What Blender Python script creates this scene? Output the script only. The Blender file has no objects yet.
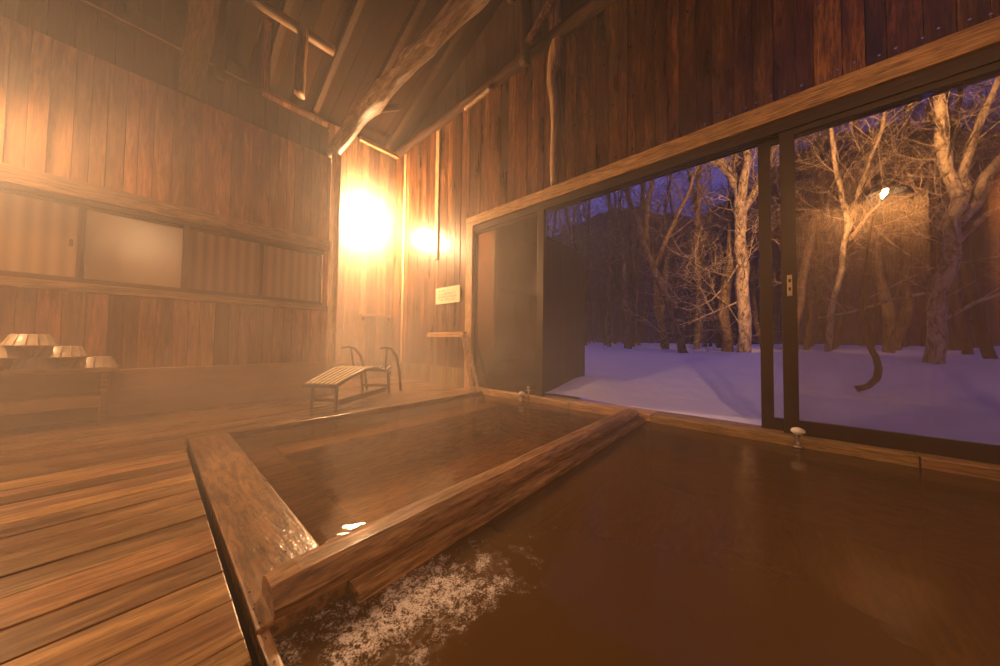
import bpy, bmesh, math, random
from mathutils import Vector, Matrix, noise

random.seed(7)
C = bpy.context.scene.collection
SC = bpy.context.scene
R = math.radians

# ------------------------------------------------------------------ camera
F = 303.57
def unit(v): return Vector(v).normalized()
_v1 = unit((765-500, 345.5-333, F)); _v2 = unit((152-500, 338-333, F))
Xc = -_v2; Yc = (_v1 - Xc*_v1.dot(Xc)).normalized()
Zc = Xc.cross(Yc)
if Zc.y > 0: Zc = -Zc
# world = (Xc.c, Yc.c, Zc.c) for camera-space c = (right, down, forward)
def w(c): return Vector((Xc.dot(c), Yc.dot(c), Zc.dot(c)))
EYE = Vector((0, 0, 1.0))
cam_d = bpy.data.cameras.new('camera'); cam = bpy.data.objects.new('camera', cam_d); C.objects.link(cam)
cr, cu, cb = w(Vector((1,0,0))), w(Vector((0,-1,0))), w(Vector((0,0,-1)))
cam.matrix_world = Matrix(((cr.x,cu.x,cb.x,EYE.x),(cr.y,cu.y,cb.y,EYE.y),(cr.z,cu.z,cb.z,EYE.z),(0,0,0,1)))
cam_d.sensor_width = 36; cam_d.lens = F/1000*36; cam_d.clip_start = .02; cam_d.clip_end = 400
SC.camera = cam
def ray(px, py): return w(Vector((px-500, py-333, F)))
def on_y(px, py, y):
    d = ray(px, py); return EYE + d*(y/d.y)
def on_z(px, py, z):
    d = ray(px, py); return EYE + d*((z-1)/d.z)

# ------------------------------------------------------------------ world, exposure, outdoor light
vs = SC.view_settings
vs.view_transform = 'Standard'; vs.look = 'None'; vs.gamma = 1; vs.use_curve_mapping = False
vs.exposure = 0.3
SC.cycles.max_bounces = 6; SC.cycles.volume_bounces = 1; SC.cycles.transparent_max_bounces = 12
SC.cycles.caustics_reflective = False; SC.cycles.caustics_refractive = False
SC.cycles.sample_clamp_indirect = 4
wd = bpy.data.worlds.new('twilight'); SC.world = wd; wd.use_nodes = True
nt = wd.node_tree; nt.nodes.clear()
o_ = nt.nodes.new('ShaderNodeOutputWorld'); b_ = nt.nodes.new('ShaderNodeBackground')
tc = nt.nodes.new('ShaderNodeTexCoord'); sp = nt.nodes.new('ShaderNodeSeparateXYZ'); rp = nt.nodes.new('ShaderNodeValToRGB')
nt.links.new(tc.outputs['Generated'], sp.inputs[0]); nt.links.new(sp.outputs['Z'], rp.inputs[0])
rp.color_ramp.elements[0].position = 0.0; rp.color_ramp.elements[0].color = (.085, .060, .230, 1)
rp.color_ramp.elements[1].position = .8; rp.color_ramp.elements[1].color = (.18, .13, .52, 1)
e = rp.color_ramp.elements.new(.35); e.color = (.085, .070, .33, 1)
nt.links.new(rp.outputs[0], b_.inputs[0]); b_.inputs[1].default_value = .72
nt.links.new(b_.outputs[0], o_.inputs[0])

WARM = (1.0, .50, .17)
LAMP = 2900.0      # radiance of the far globe
LAMP_NEAR, LAMP_LEFT = 2800.0, 1750.0   # the other two burn weaker
def spot(name, loc, target, energy, size, blend=.6, col=WARM, r=.08):
    l = bpy.data.lights.new(name, 'SPOT'); l.energy = energy; l.color = col; l.spot_size = size; l.spot_blend = blend
    l.shadow_soft_size = r
    o = bpy.data.objects.new(name, l); C.objects.link(o); o.location = loc
    o.rotation_euler = (Vector(target)-Vector(loc)).to_track_quat('-Z', 'Y').to_euler(); return o
# the flood light on the outside of the bath house, over the opening
spot('flood_light_beam', (1.2, 5.35, 4.6), (.6, 12, 5.0), 2800, R(80), .8, (1, .47, .15))
STEAM_DENSITY = .060
LAMP_GLOW_STEAM = .20  # extra density added round the far lamp for its glow

# ------------------------------------------------------------------ material helpers
class NT:
    def __init__(s, name):
        s.m = bpy.data.materials.new(name); s.m.use_nodes = True; s.t = s.m.node_tree; s.t.nodes.clear()
        s.out = s.n('ShaderNodeOutputMaterial')
    def n(s, typ, **kw):
        x = s.t.nodes.new(typ)
        for k, v in kw.items():
            if k.startswith('i_'): x.inputs[k[2:]].default_value = v
            else: setattr(x, k, v)
        return x
    def l(s, a, b): s.t.links.new(a, b)
    def ramp(s, fac, stops):
        r = s.n('ShaderNodeValToRGB'); cr_ = r.color_ramp
        cr_.elements[0].position, cr_.elements[0].color = stops[0][0], (*stops[0][1], 1)
        cr_.elements[1].position, cr_.elements[1].color = stops[-1][0], (*stops[-1][1], 1)
        for p, c in stops[1:-1]:
            e = cr_.elements.new(p); e.color = (*c, 1)
        s.l(fac, r.inputs[0]); return r.outputs[0]
    def math(s, op, a, b=None, clamp=False):
        x = s.n('ShaderNodeMath', operation=op, use_clamp=clamp)
        for i, v in enumerate((a, b)):
            if v is None: continue
            if isinstance(v, (int, float)): x.inputs[i].default_value = v
            else: s.l(v, x.inputs[i])
        return x.outputs[0]
    def mix(s, f, a, b, mode='MIX'):
        x = s.n('ShaderNodeMix', data_type='RGBA', blend_type=mode)
        for i, v in ((0, f), (6, a), (7, b)):
            if isinstance(v, (int, float)): x.inputs[i].default_value = v
            elif isinstance(v, tuple): x.inputs[i].default_value = (*v, 1)
            else: s.l(v, x.inputs[i])
        return x.outputs[2]

def wood(name, dark, light, axis='z', rough=(.35, .6), grain=1.0, stain=.5, bump=.35, island=True, spec=.5, wet=0, stain_col=None, freq=16, streak=.32, vary=(.58, .75)):
    s = NT(name)
    tc = s.n('ShaderNodeTexCoord'); geo = s.n('ShaderNodeNewGeometry')
    off = s.n('ShaderNodeVectorMath', operation='ADD')
    cmb = s.n('ShaderNodeCombineXYZ')
    rnd = geo.outputs['Random Per Island']
    for i, k in enumerate((37., 91., 53.)):
        s.l(s.math('MULTIPLY', rnd, k if island else 0.), cmb.inputs[i])
    s.l(tc.outputs['Object'], off.inputs[0]); s.l(cmb.outputs[0], off.inputs[1])
    sc = {'x': (.9, freq, freq), 'y': (freq, .9, freq), 'z': (freq, freq, .9)}[axis]
    mp = s.n('ShaderNodeMapping'); mp.inputs['Scale'].default_value = sc; s.l(off.outputs[0], mp.inputs[0])
    n1 = s.n('ShaderNodeTexNoise', i_Scale=1.6*grain, i_Detail=8, i_Roughness=.62, i_Distortion=.9); s.l(mp.outputs[0], n1.inputs['Vector'])
    mp2 = s.n('ShaderNodeMapping'); mp2.inputs['Scale'].default_value = tuple(min(v, 5) for v in sc); s.l(off.outputs[0], mp2.inputs[0])
    n2 = s.n('ShaderNodeTexNoise', i_Scale=.75, i_Detail=5, i_Roughness=.6); s.l(mp2.outputs[0], n2.inputs['Vector'])
    # knots
    mp3 = s.n('ShaderNodeMapping'); mp3.inputs['Scale'].default_value = tuple(3.2 if v < 2 else 7. for v in sc); s.l(off.outputs[0], mp3.inputs[0])
    vo = s.n('ShaderNodeTexVoronoi', i_Scale=.55); s.l(mp3.outputs[0], vo.inputs['Vector'])
    knot = s.ramp(vo.outputs['Distance'], [(.03, (1,1,1)), (.13, (0,0,0))])
    g = s.ramp(n1.outputs[0], [(.36, (0,0,0)), (.64, (1,1,1))])
    n5 = s.n('ShaderNodeTexNoise', i_Scale=5.5*grain, i_Detail=5, i_Roughness=.7, i_Distortion=.4); s.l(mp.outputs[0], n5.inputs['Vector'])
    g5 = s.ramp(n5.outputs[0], [(.40, (streak,)*3), (.56, (1,1,1))])
    col = s.mix(1.0, s.mix(g, dark, light), g5, 'MULTIPLY')
    col = s.mix(s.math('MULTIPLY', knot, .65), col, tuple(c*.35 for c in dark))
    sf = s.ramp(n2.outputs[0], [(.38, (1,1,1)), (.62, (0,0,0))])
    col = s.mix(s.math('MULTIPLY', sf, stain), col, stain_col or tuple(c*.45 for c in dark))
    hsv = s.n('ShaderNodeHueSaturation'); s.l(col, hsv.inputs['Color'])
    if island:
        s.l(s.math('ADD', s.math('MULTIPLY', rnd, vary[1]), vary[0]), hsv.inputs['Value'])
        s.l(s.math('ADD', s.math('MULTIPLY', s.math('FRACT', s.math('MULTIPLY', rnd, 17.3)), .02), .49), hsv.inputs['Hue'])
    p = s.n('ShaderNodeBsdfPrincipled'); s.l(hsv.outputs[0], p.inputs['Base Color'])
    p.inputs['Specular IOR Level'].default_value = spec
    rr = s.ramp(n2.outputs[0], [(.3, (rough[0],)*3), (.7, (rough[1],)*3)]); s.l(rr, p.inputs['Roughness'])
    if wet:
        p.inputs['Coat Weight'].default_value = wet; p.inputs['Coat Roughness'].default_value = .12
    bm_ = s.n('ShaderNodeBump', i_Strength=bump, i_Distance=.012); s.l(n1.outputs[0], bm_.inputs['Height'])
    nrm = bm_.outputs[0]
    if wet:
        n4 = s.n('ShaderNodeTexNoise', i_Scale=26., i_Detail=3); s.l(tc.outputs['Object'], n4.inputs['Vector'])
        b2 = s.n('ShaderNodeBump', i_Strength=.55*wet, i_Distance=.012); s.l(n4.outputs[0], b2.inputs['Height']); s.l(nrm, b2.inputs['Normal'])
        s.l(b2.outputs[0], p.inputs['Coat Normal'])
    s.l(nrm, p.inputs['Normal'])
    s.l(p.outputs[0], s.out.inputs[0]); return s.m

def plain(name, col, rough=.5, metal=0, spec=.5, noise_amt=.15, scale=8, bump=0):
    s = NT(name); p = s.n('ShaderNodeBsdfPrincipled'); tc = s.n('ShaderNodeTexCoord')
    n = s.n('ShaderNodeTexNoise', i_Scale=float(scale), i_Detail=4); s.l(tc.outputs['Object'], n.inputs['Vector'])
    s.l(s.mix(n.outputs[0], tuple(c*(1-noise_amt) for c in col), tuple(min(1, c*(1+noise_amt)) for c in col)), p.inputs['Base Color'])
    p.inputs['Roughness'].default_value = rough; p.inputs['Metallic'].default_value = metal; p.inputs['Specular IOR Level'].default_value = spec
    if bump:
        b = s.n('ShaderNodeBump', i_Strength=bump, i_Distance=.02); s.l(n.outputs[0], b.inputs['Height']); s.l(b.outputs[0], p.inputs['Normal'])
    s.l(p.outputs[0], s.out.inputs[0]); return s.m

def glass(name, fog=.0, fogcol=(.3, .25, .2), rough=.0, tint=(.95, .95, .95), ior=1.5, gain=1.0, stripes=None):
    s = NT(name)
    tr = s.n('ShaderNodeBsdfTransparent'); tr.inputs[0].default_value = (*tint, 1)
    gl = s.n('ShaderNodeBsdfGlossy'); gl.inputs['Roughness'].default_value = rough; gl.inputs[0].default_value = (1,1,1,1)
    fr = s.n('ShaderNodeFresnel', i_IOR=ior)
    f = s.math('MULTIPLY', fr.outputs[0], gain, True)
    m1 = s.n('ShaderNodeMixShader')
    base = tr.outputs[0]
    if fog:
        di = s.n('ShaderNodeBsdfDiffuse'); di.inputs[0].default_value = (*fogcol, 1)
        tl = s.n('ShaderNodeBsdfTranslucent'); tl.inputs[0].default_value = (*fogcol, 1)
        a = s.n('ShaderNodeMixShader', i_Fac=.35); s.l(di.outputs[0], a.inputs[1]); s.l(tl.outputs[0], a.inputs[2])
        tc = s.n('ShaderNodeTexCoord'); n = s.n('ShaderNodeTexNoise', i_Scale=1.3, i_Detail=3); s.l(tc.outputs['Object'], n.inputs['Vector'])
        fac = s.math('ADD', s.math('MULTIPLY', s.math('SUBTRACT', n.outputs[0], .5), .35), fog, True)
        mm = s.n('ShaderNodeMixShader'); s.l(fac, mm.inputs[0]); s.l(base, mm.inputs[1]); s.l(a.outputs[0], mm.inputs[2]); base = mm.outputs[0]
    s.l(f, m1.inputs[0]); s.l(base, m1.inputs[1]); s.l(gl.outputs[0], m1.inputs[2])
    s.l(m1.outputs[0], s.out.inputs[0]); return s.m

def water(name, murk, col, splash=None, ripple=.12, rough=.06):
    s = NT(name)
    tc = s.n('ShaderNodeTexCoord')
    tr = s.n('ShaderNodeBsdfTransparent'); tr.inputs[0].default_value = (.90, .74, .50, 1)
    n0 = s.n('ShaderNodeTexNoise', i_Scale=.9, i_Detail=4); s.l(tc.outputs['Object'], n0.inputs['Vector'])
    di = s.n('ShaderNodeBsdfDiffuse'); s.l(s.mix(n0.outputs[0], tuple(c*.8 for c in col), tuple(c*1.2 for c in col)), di.inputs[0])
    mx = s.n('ShaderNodeMixShader', i_Fac=murk); s.l(tr.outputs[0], mx.inputs[1]); s.l(di.outputs[0], mx.inputs[2])
    n1 = s.n('ShaderNodeTexNoise', i_Scale=3.0, i_Detail=3); s.l(tc.outputs['Object'], n1.inputs['Vector'])
    n2 = s.n('ShaderNodeTexNoise', i_Scale=14., i_Detail=3); s.l(tc.outputs['Object'], n2.inputs['Vector'])
    h = s.math('ADD', n1.outputs[0], s.math('MULTIPLY', n2.outputs[0], .12))
    b = s.n('ShaderNodeBump', i_Strength=ripple, i_Distance=.05); s.l(h, b.inputs['Height'])
    nrm = b.outputs[0]; base = mx.outputs[0]
    if splash:
        (cx_, cy_, rx, ry, ang) = splash
        mp = s.n('ShaderNodeMapping', vector_type='TEXTURE'); mp.inputs['Location'].default_value = (cx_, cy_, 0)
        mp.inputs['Rotation'].default_value = (0, 0, ang); mp.inputs['Scale'].default_value = (rx, ry, 1000)
        s.l(tc.outputs['Object'], mp.inputs[0])
        ln = s.n('ShaderNodeVectorMath', operation='LENGTH'); s.l(mp.outputs[0], ln.inputs[0])
        n4 = s.n('ShaderNodeTexNoise', i_Scale=9., i_Detail=4, i_Roughness=.65); s.l(tc.outputs['Object'], n4.inputs['Vector'])
        dist = s.math('ADD', ln.outputs['Value'], s.math('MULTIPLY', s.math('SUBTRACT', n4.outputs[0], .5), 2.4))
        mask = s.ramp(dist, [(.35, (1,1,1)), (1., (0,0,0))])
        n3 = s.n('ShaderNodeTexNoise', i_Scale=120., i_Detail=5, i_Roughness=.7); s.l(tc.outputs['Object'], n3.inputs['Vector'])
        b2 = s.n('ShaderNodeBump', i_Distance=.03); s.l(s.math('MULTIPLY', mask, .95), b2.inputs['Strength'])
        s.l(n3.outputs[0], b2.inputs['Height']); s.l(nrm, b2.inputs['Normal']); nrm = b2.outputs[0]
        n6 = s.n('ShaderNodeTexNoise', i_Scale=28., i_Detail=6, i_Roughness=.75, i_Distortion=.8); s.l(tc.outputs['Object'], n6.inputs['Vector'])
        fv = s.math('ADD', s.math('ADD', s.math('MULTIPLY', n3.outputs[0], .45), s.math('MULTIPLY', n6.outputs[0], .55)), s.math('MULTIPLY', mask, .10))
        fo = s.ramp(fv, [(.54, (0,0,0)), (.64, (1,1,1))])
        fd = s.n('ShaderNodeBsdfDiffuse'); fd.inputs[0].default_value = (.92, .86, .82, 1)
        mm = s.n('ShaderNodeMixShader'); s.l(s.math('MULTIPLY', s.math('MULTIPLY', mask, fo), .95), mm.inputs[0])
        s.l(base, mm.inputs[1]); s.l(fd.outputs[0], mm.inputs[2]); base = mm.outputs[0]
    gl = s.n('ShaderNodeBsdfGlossy'); gl.inputs['Roughness'].default_value = rough; s.l(nrm, gl.inputs['Normal'])
    fr = s.n('ShaderNodeFresnel', i_IOR=1.33); s.l(nrm, fr.inputs['Normal'])
    m1 = s.n('ShaderNodeMixShader'); s.l(fr.outputs[0], m1.inputs[0]); s.l(base, m1.inputs[1]); s.l(gl.outputs[0], m1.inputs[2])
    s.l(m1.outputs[0], s.out.inputs[0]); return s.m

M = {}
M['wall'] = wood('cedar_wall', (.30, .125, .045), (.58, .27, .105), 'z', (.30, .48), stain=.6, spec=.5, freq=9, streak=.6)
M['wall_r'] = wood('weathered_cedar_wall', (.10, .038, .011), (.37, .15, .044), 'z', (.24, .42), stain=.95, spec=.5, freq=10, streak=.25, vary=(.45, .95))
M['wall_pale'] = wood('lamp_washed_cedar_wall', (.36, .20, .10), (.62, .40, .23), 'z', (.35, .5), stain=.35, freq=9, streak=.6)  # cedar made paler, the peach lamp wash put into its colour
M['plinth'] = wood('mossy_plinth', (.24, .15, .05), (.40, .27, .09), 'z', (.4, .6), stain=.3)
M['plinth_l'] = wood('smooth_plinth', (.30, .155, .065), (.38, .205, .09), 'y', (.4, .6), stain=.15, freq=4, streak=.85, bump=.15)
M['pale'] = wood('pale_timber', (.55, .33, .15), (.78, .52, .27), 'z', (.35, .55), stain=.05, island=False)
M['pale_x'] = wood('pale_timber_across', (.46, .27, .11), (.74, .47, .21), 'x', (.35, .55), stain=.4, island=True, stain_col=(.10, .05, .02))
M['pale_r'] = wood('pale_rail', (.55, .33, .15), (.78, .52, .27), 'x', (.35, .55), stain=.05, island=False)
M['pale_y'] = wood('pale_timber_along', (.36, .20, .08), (.60, .36, .16), 'y', (.35, .55), stain=.3, island=True)
M['ledge'] = wood('ledge_timber', (.30, .16, .07), (.50, .29, .13), 'y', (.35, .55), stain=.25, island=False)
M['log'] = wood('peeled_log', (.34, .20, .09), (.80, .58, .34), 'x', (.45, .7), stain=.6, island=False, bump=.8, stain_col=(.05, .025, .01), freq=9)
M['logy'] = wood('old_log', (.16, .085, .035), (.42, .25, .11), 'y', (.45, .7), stain=.7, island=False, bump=.8, freq=9)
M['logx'] = wood('dark_squared_beam', (.10, .05, .02), (.28, .15, .06), 'x', (.5, .7), stain=.6, island=False, bump=.6, freq=9)  # dark brown base colour
M['logz'] = wood('twisted_post_wood', (.16, .08, .03), (.58, .34, .15), 'z', (.4, .65), stain=.7, island=False, bump=.8, freq=12)
M['roof'] = wood('dark_roof_boards', (.010, .0045, .002), (.038, .016, .006), 'x', (.75, .9), stain=.6, spec=.05)  # very dark brown base colour
M['rafter'] = wood('dark_rafters', (.022, .011, .005), (.085, .042, .018), 'x', (.6, .85), stain=.5, spec=.1)  # dark brown base colour, a little lighter than the roof boards
M['darkwood'] = wood('dark_upper_boards', (.055, .026, .010), (.13, .062, .024), 'z', (.55, .75), stain=.6)
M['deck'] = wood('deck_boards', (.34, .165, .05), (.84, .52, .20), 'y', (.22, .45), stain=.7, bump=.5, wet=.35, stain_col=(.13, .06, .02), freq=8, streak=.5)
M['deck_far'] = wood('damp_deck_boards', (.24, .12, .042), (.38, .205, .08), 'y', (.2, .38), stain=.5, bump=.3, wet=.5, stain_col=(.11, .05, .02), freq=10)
M['curb'] = wood('wet_pool_curb', (.26, .125, .04), (.44, .235, .08), 'x', (.25, .4), stain=.35, island=False, wet=1., freq=6)
M['curbl'] = wood('wet_log_divider', (.32, .16, .052), (.66, .40, .16), 'y', (.4, .6), stain=.65, island=False, wet=.12, bump=.6, freq=9, stain_col=(.09, .035, .015))
M['basin_in'] = wood('submerged_timber', (.24, .12, .045), (.42, .23, .09), 'y', (.4, .6), stain=.2, freq=6)
M['chair'] = wood('teak_chair', (.05, .022, .01), (.11, .05, .022), 'y', (.35, .5), stain=.2, island=False)
M['gap_dark'] = plain('slat_gap_shade', (.022, .012, .007), .9, spec=.1)  # near black, stands for the shade between the chair slats
M['slat'] = wood('teak_slats', (.80, .60, .38), (.92, .74, .50), 'y', (.3, .4), stain=.02, bump=.05, streak=.85, spec=.8, island=False)
M['frame'] = plain('dark_bronze_frame', (.050, .033, .020), .4, .3)
M['wframe'] = plain('brown_window_frame', (.10, .050, .022), .35, .3)
M['metal'] = plain('dull_steel', (.55, .48, .38), .3, 1)
M['white'] = plain('white_ceramic', (.85, .80, .72), .25)
M['paper'] = plain('cream_sign_paper', (.86, .76, .56), .5, noise_amt=.05)
M['ink'] = plain('brown_ink', (.16, .09, .04), .6)
M['basin'] = plain('washed_out_basin_plastic', (.38, .27, .17), .4, noise_amt=.3, scale=14)
M['added_shade'] = plain('added_tin_shade', (.02, .018, .015), .8, spec=.1)  # for the tin shades added to block upward lamp light
M['drop'] = glass('water_bead', gain=3., ior=1.33)
M['nail'] = plain('nail_steel', (.75, .65, .5), .25, 1)
M['screen'] = wood('dark_screen_boards', (.020, .013, .009), (.045, .028, .018), 'z', (.5, .7), stain=.3)
M['glass'] = glass('clear_glass', fog=.06, fogcol=(.45, .38, .28), gain=2.1)
M['glass_fog'] = glass('steamed_dark_glass', fog=.40, fogcol=(.13, .095, .065), gain=2.6, tint=(.30, .24, .20), rough=.07)
M['water1'] = water('warm_pool_water', .30, (.24, .125, .045), ripple=.3, rough=.03)
M['water2'] = water('dark_pool_water', .86, (.105, .056, .015), splash=(-1.05, .72, .24, .54, R(-15)), ripple=.16, rough=.13)
def bark(name, dark, light):
    s = NT(name); p = s.n('ShaderNodeBsdfPrincipled'); tc = s.n('ShaderNodeTexCoord')
    mp = s.n('ShaderNodeMapping'); mp.inputs['Scale'].default_value = (1, 1, .45); s.l(tc.outputs['Object'], mp.inputs[0])
    n = s.n('ShaderNodeTexNoise', i_Scale=9., i_Detail=7, i_Roughness=.7, i_Distortion=1.2); s.l(mp.outputs[0], n.inputs['Vector'])
    s.l(s.ramp(n.outputs[0], [(.40, dark), (.50, tuple(c*.7 for c in light)), (.60, light)]), p.inputs['Base Color'])
    b = s.n('ShaderNodeBump', i_Strength=1., i_Distance=.05); s.l(n.outputs[0], b.inputs['Height']); s.l(b.outputs[0], p.inputs['Normal'])
    p.inputs['Roughness'].default_value = .75; s.l(p.outputs[0], s.out.inputs[0]); return s.m
M['bark_pale'] = bark('pale_birch_bark', (.10, .07, .05), (.62, .50, .38))
M['bark_dark'] = plain('dark_bark', (.075, .050, .040), .8, noise_amt=.4, scale=6, bump=.5)
M['bark_mid'] = bark('brown_bark', (.05, .034, .025), (.24, .17, .12))

s = NT('frosted_pane'); p = s.n('ShaderNodeBsdfPrincipled'); tc = s.n('ShaderNodeTexCoord')
n = s.n('ShaderNodeTexNoise', i_Scale=60., i_Detail=2); s.l(tc.outputs['Object'], n.inputs['Vector'])
b = s.n('ShaderNodeBump', i_Strength=.12, i_Distance=.01); s.l(n.outputs[0], b.inputs['Height']); s.l(b.outputs[0], p.inputs['Normal'])
p.inputs['Base Color'].default_value = (.40, .27, .15, 1); p.inputs['Roughness'].default_value = .17; p.inputs['Specular IOR Level'].default_value = .9
s.l(p.outputs[0], s.out.inputs[0]); M['frost'] = s.m
s = NT('ribbed_pane'); p = s.n('ShaderNodeBsdfPrincipled'); tc = s.n('ShaderNodeTexCoord')
mp = s.n('ShaderNodeMapping'); mp.inputs['Scale'].default_value = (0, 1, 0); s.l(tc.outputs['Object'], mp.inputs[0])
wv = s.n('ShaderNodeTexWave', i_Scale=2.6, i_Distortion=1.2, i_Detail=2.); wv.bands_direction = 'Y'; s.l(mp.outputs[0], wv.inputs['Vector'])
s.l(s.mix(wv.outputs[0], (.27, .16, .08), (.40, .26, .14)), p.inputs['Base Color'])
p.inputs['Roughness'].default_value = .42; s.l(p.outputs[0], s.out.inputs[0]); M['ribbed'] = s.m

s = NT('snow'); p = s.n('ShaderNodeBsdfPrincipled'); tc = s.n('ShaderNodeTexCoord')
n = s.n('ShaderNodeTexNoise', i_Scale=3., i_Detail=6); s.l(tc.outputs['Object'], n.inputs['Vector'])
p.inputs['Base Color'].default_value = (.84, .84, .88, 1); p.inputs['Roughness'].default_value = .7
b = s.n('ShaderNodeBump', i_Strength=.45, i_Distance=.08); s.l(n.outputs[0], b.inputs['Height']); s.l(b.outputs[0], p.inputs['Normal'])
s.l(p.outputs[0], s.out.inputs[0]); M['snow'] = s.m
def emit(name, col, st):
    s = NT(name); e = s.n('ShaderNodeEmission'); e.inputs[0].default_value = (*col, 1); e.inputs[1].default_value = st
    s.l(e.outputs[0], s.out.inputs[0]); return s.m
M['globe'] = emit('lit_globe', (1, .565, .262), LAMP)
M['globe_near'] = emit('lit_globe_near', (1, .565, .262), LAMP_NEAR)
M['globe_left'] = emit('lit_globe_left', (1, .565, .262), LAMP_LEFT)

# ------------------------------------------------------------------ mesh helpers
def box(bm, x0, x1, y0, y1, z0, z1, bev=0, m=None):
    vs_ = [bm.verts.new(Vector((x, y, z)) if m is None else m @ Vector((x, y, z))) for x in (x0, x1) for y in (y0, y1) for z in (z0, z1)]
    idx = ((0,1,3,2), (4,6,7,5), (0,4,5,1), (2,3,7,6), (0,2,6,4), (1,5,7,3))
    fs = [bm.faces.new([vs_[i] for i in f]) for f in idx]
    if bev:
        ed = {e for f in fs for e in f.edges}
        bmesh.ops.bevel(bm, geom=list(ed), offset=bev, segments=2, affect='EDGES', profile=.6)
def tube(bm, pts, rad, seg=8, cap=True, jitter=0, rot=0, flat=None):
    pts = [Vector(p) for p in pts]; rings = []
    up = Vector((0, 0, 1)); pr = None
    for i, p in enumerate(pts):
        d = (pts[min(i+1, len(pts)-1)] - pts[max(i-1, 0)]).normalized()
        if pr is None:
            a = d.orthogonal().normalized()
            if abs(d.z) < .9: a = (up - d*up.dot(d)).normalized()
        else: a = (pr - d*pr.dot(d)).normalized()
        pr = a; b = d.cross(a); r = rad[i] if isinstance(rad, (list, tuple)) else rad
        ring = []
        for k in range(seg):
            t = rot + 2*math.pi*k/seg
            rr = r*(1 + (jitter*noise.noise(p*2.2 + Vector((math.cos(t), math.sin(t), i*.1))) if jitter else 0))
            q = a*math.cos(t)*rr*(flat or 1) + b*math.sin(t)*rr
            ring.append(bm.verts.new(p + q))
        rings.append(ring)
    for r0, r1 in zip(rings, rings[1:]):
        for k in range(seg):
            bm.faces.new((r0[k], r0[(k+1) % seg], r1[(k+1) % seg], r1[k]))
    if cap:
        bm.faces.new(rings[0][::-1]); bm.faces.new(rings[-1])
def lathe(bm, prof, c=(0,0,0), seg=24, cap=False):
    rings = []
    for r, z in prof:
        rings.append([bm.verts.new((c[0]+r*math.cos(2*math.pi*k/seg), c[1]+r*math.sin(2*math.pi*k/seg), c[2]+z)) for k in range(seg)])
    for r0, r1 in zip(rings, rings[1:]):
        for k in range(seg): bm.faces.new((r0[k], r0[(k+1) % seg], r1[(k+1) % seg], r1[k]))
    if cap: bm.faces.new(rings[0][::-1]); bm.faces.new(rings[-1])
def obj(name, bm, mat, parent=None, smooth=False, loc=None):
    bmesh.ops.recalc_face_normals(bm, faces=bm.faces)
    me = bpy.data.meshes.new(name); bm.to_mesh(me); bm.free()
    if smooth:
        for f in me.polygons: f.use_smooth = True
    me.materials.append(mat); o = bpy.data.objects.new(name, me); C.objects.link(o)
    if parent: o.parent = parent
    if loc: o.location = loc
    return o
def B(): return bmesh.new()
def bx(name, dims, mat, parent=None, bev=.006, m=None):
    bm = B(); box(bm, *dims, bev=bev, m=m); return obj(name, bm, mat, parent)
def tag(o, label, cat, group=None, kind=None):
    o['label'] = label; o['category'] = cat
    if group: o['group'] = group
    if kind: o['kind'] = kind
    return o
def thing(name, label, cat, loc=(0,0,0), rz=0, group=None):
    o = bpy.data.objects.new(name, None); C.objects.link(o); o.location = loc; o.rotation_euler = (0, 0, rz)
    o.empty_display_size = .1
    return tag(o, label, cat, group)
def struct(o, label=None):
    o['kind'] = 'structure'
    if label: o['label'] = label
    return o
def copy_tree(o, parent=None):
    c = o.copy(); C.objects.link(c)
    if parent: c.parent = parent
    for ch in list(o.children): copy_tree(ch, c)
    return c

def boards(bm, axis, a0, a1, p0, p1, z0, z1, wmin, wmax, gap=.004, jit=.006, rz=random):
    """vertical boards along 'y' (thickness in x from p0 to p1) or along 'x' (thickness in y)"""
    a = a0
    while a < a1 - .02:
        b = min(a1, a + random.uniform(wmin, wmax)); j = random.uniform(-jit, jit)
        if axis == 'y': box(bm, p0, p1+j, a, b-gap, z0, z1, .003)
        else: box(bm, a, b-gap, p0+j, p1, z0, z1, .003)
        a = b

# ================================================================== SETTING
WX = -6.2; WY = 4.5; RX = -8.0
# floor: near deck, planks running along Y, ending at the pool curb
bm = B(); x = -3.96
ws = [.23, .12, .19, .21, .16, .19, .24, .22, .19, .24, .2, .22]
i = 0
while x < 3.2:
    wd_ = ws[i % len(ws)]; i += 1
    box(bm, x, x+wd_-.010, -3.6, .235, -.045, random.uniform(-.004, .004), .005); x += wd_
struct(obj('floor', bm, M['deck']))
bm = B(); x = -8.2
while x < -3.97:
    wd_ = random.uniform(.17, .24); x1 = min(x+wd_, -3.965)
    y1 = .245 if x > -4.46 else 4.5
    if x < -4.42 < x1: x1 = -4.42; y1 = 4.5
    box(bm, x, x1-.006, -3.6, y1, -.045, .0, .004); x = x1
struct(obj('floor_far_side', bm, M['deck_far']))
bx_ = B(); box(bx_, -8.6, 3.4, -3.9, .55, -.95, -.05); box(bx_, -8.6, -4.2, .55, 4.9, -.95, -.05)
struct(obj('floor_foundation', bx_, M['roof']))

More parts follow.
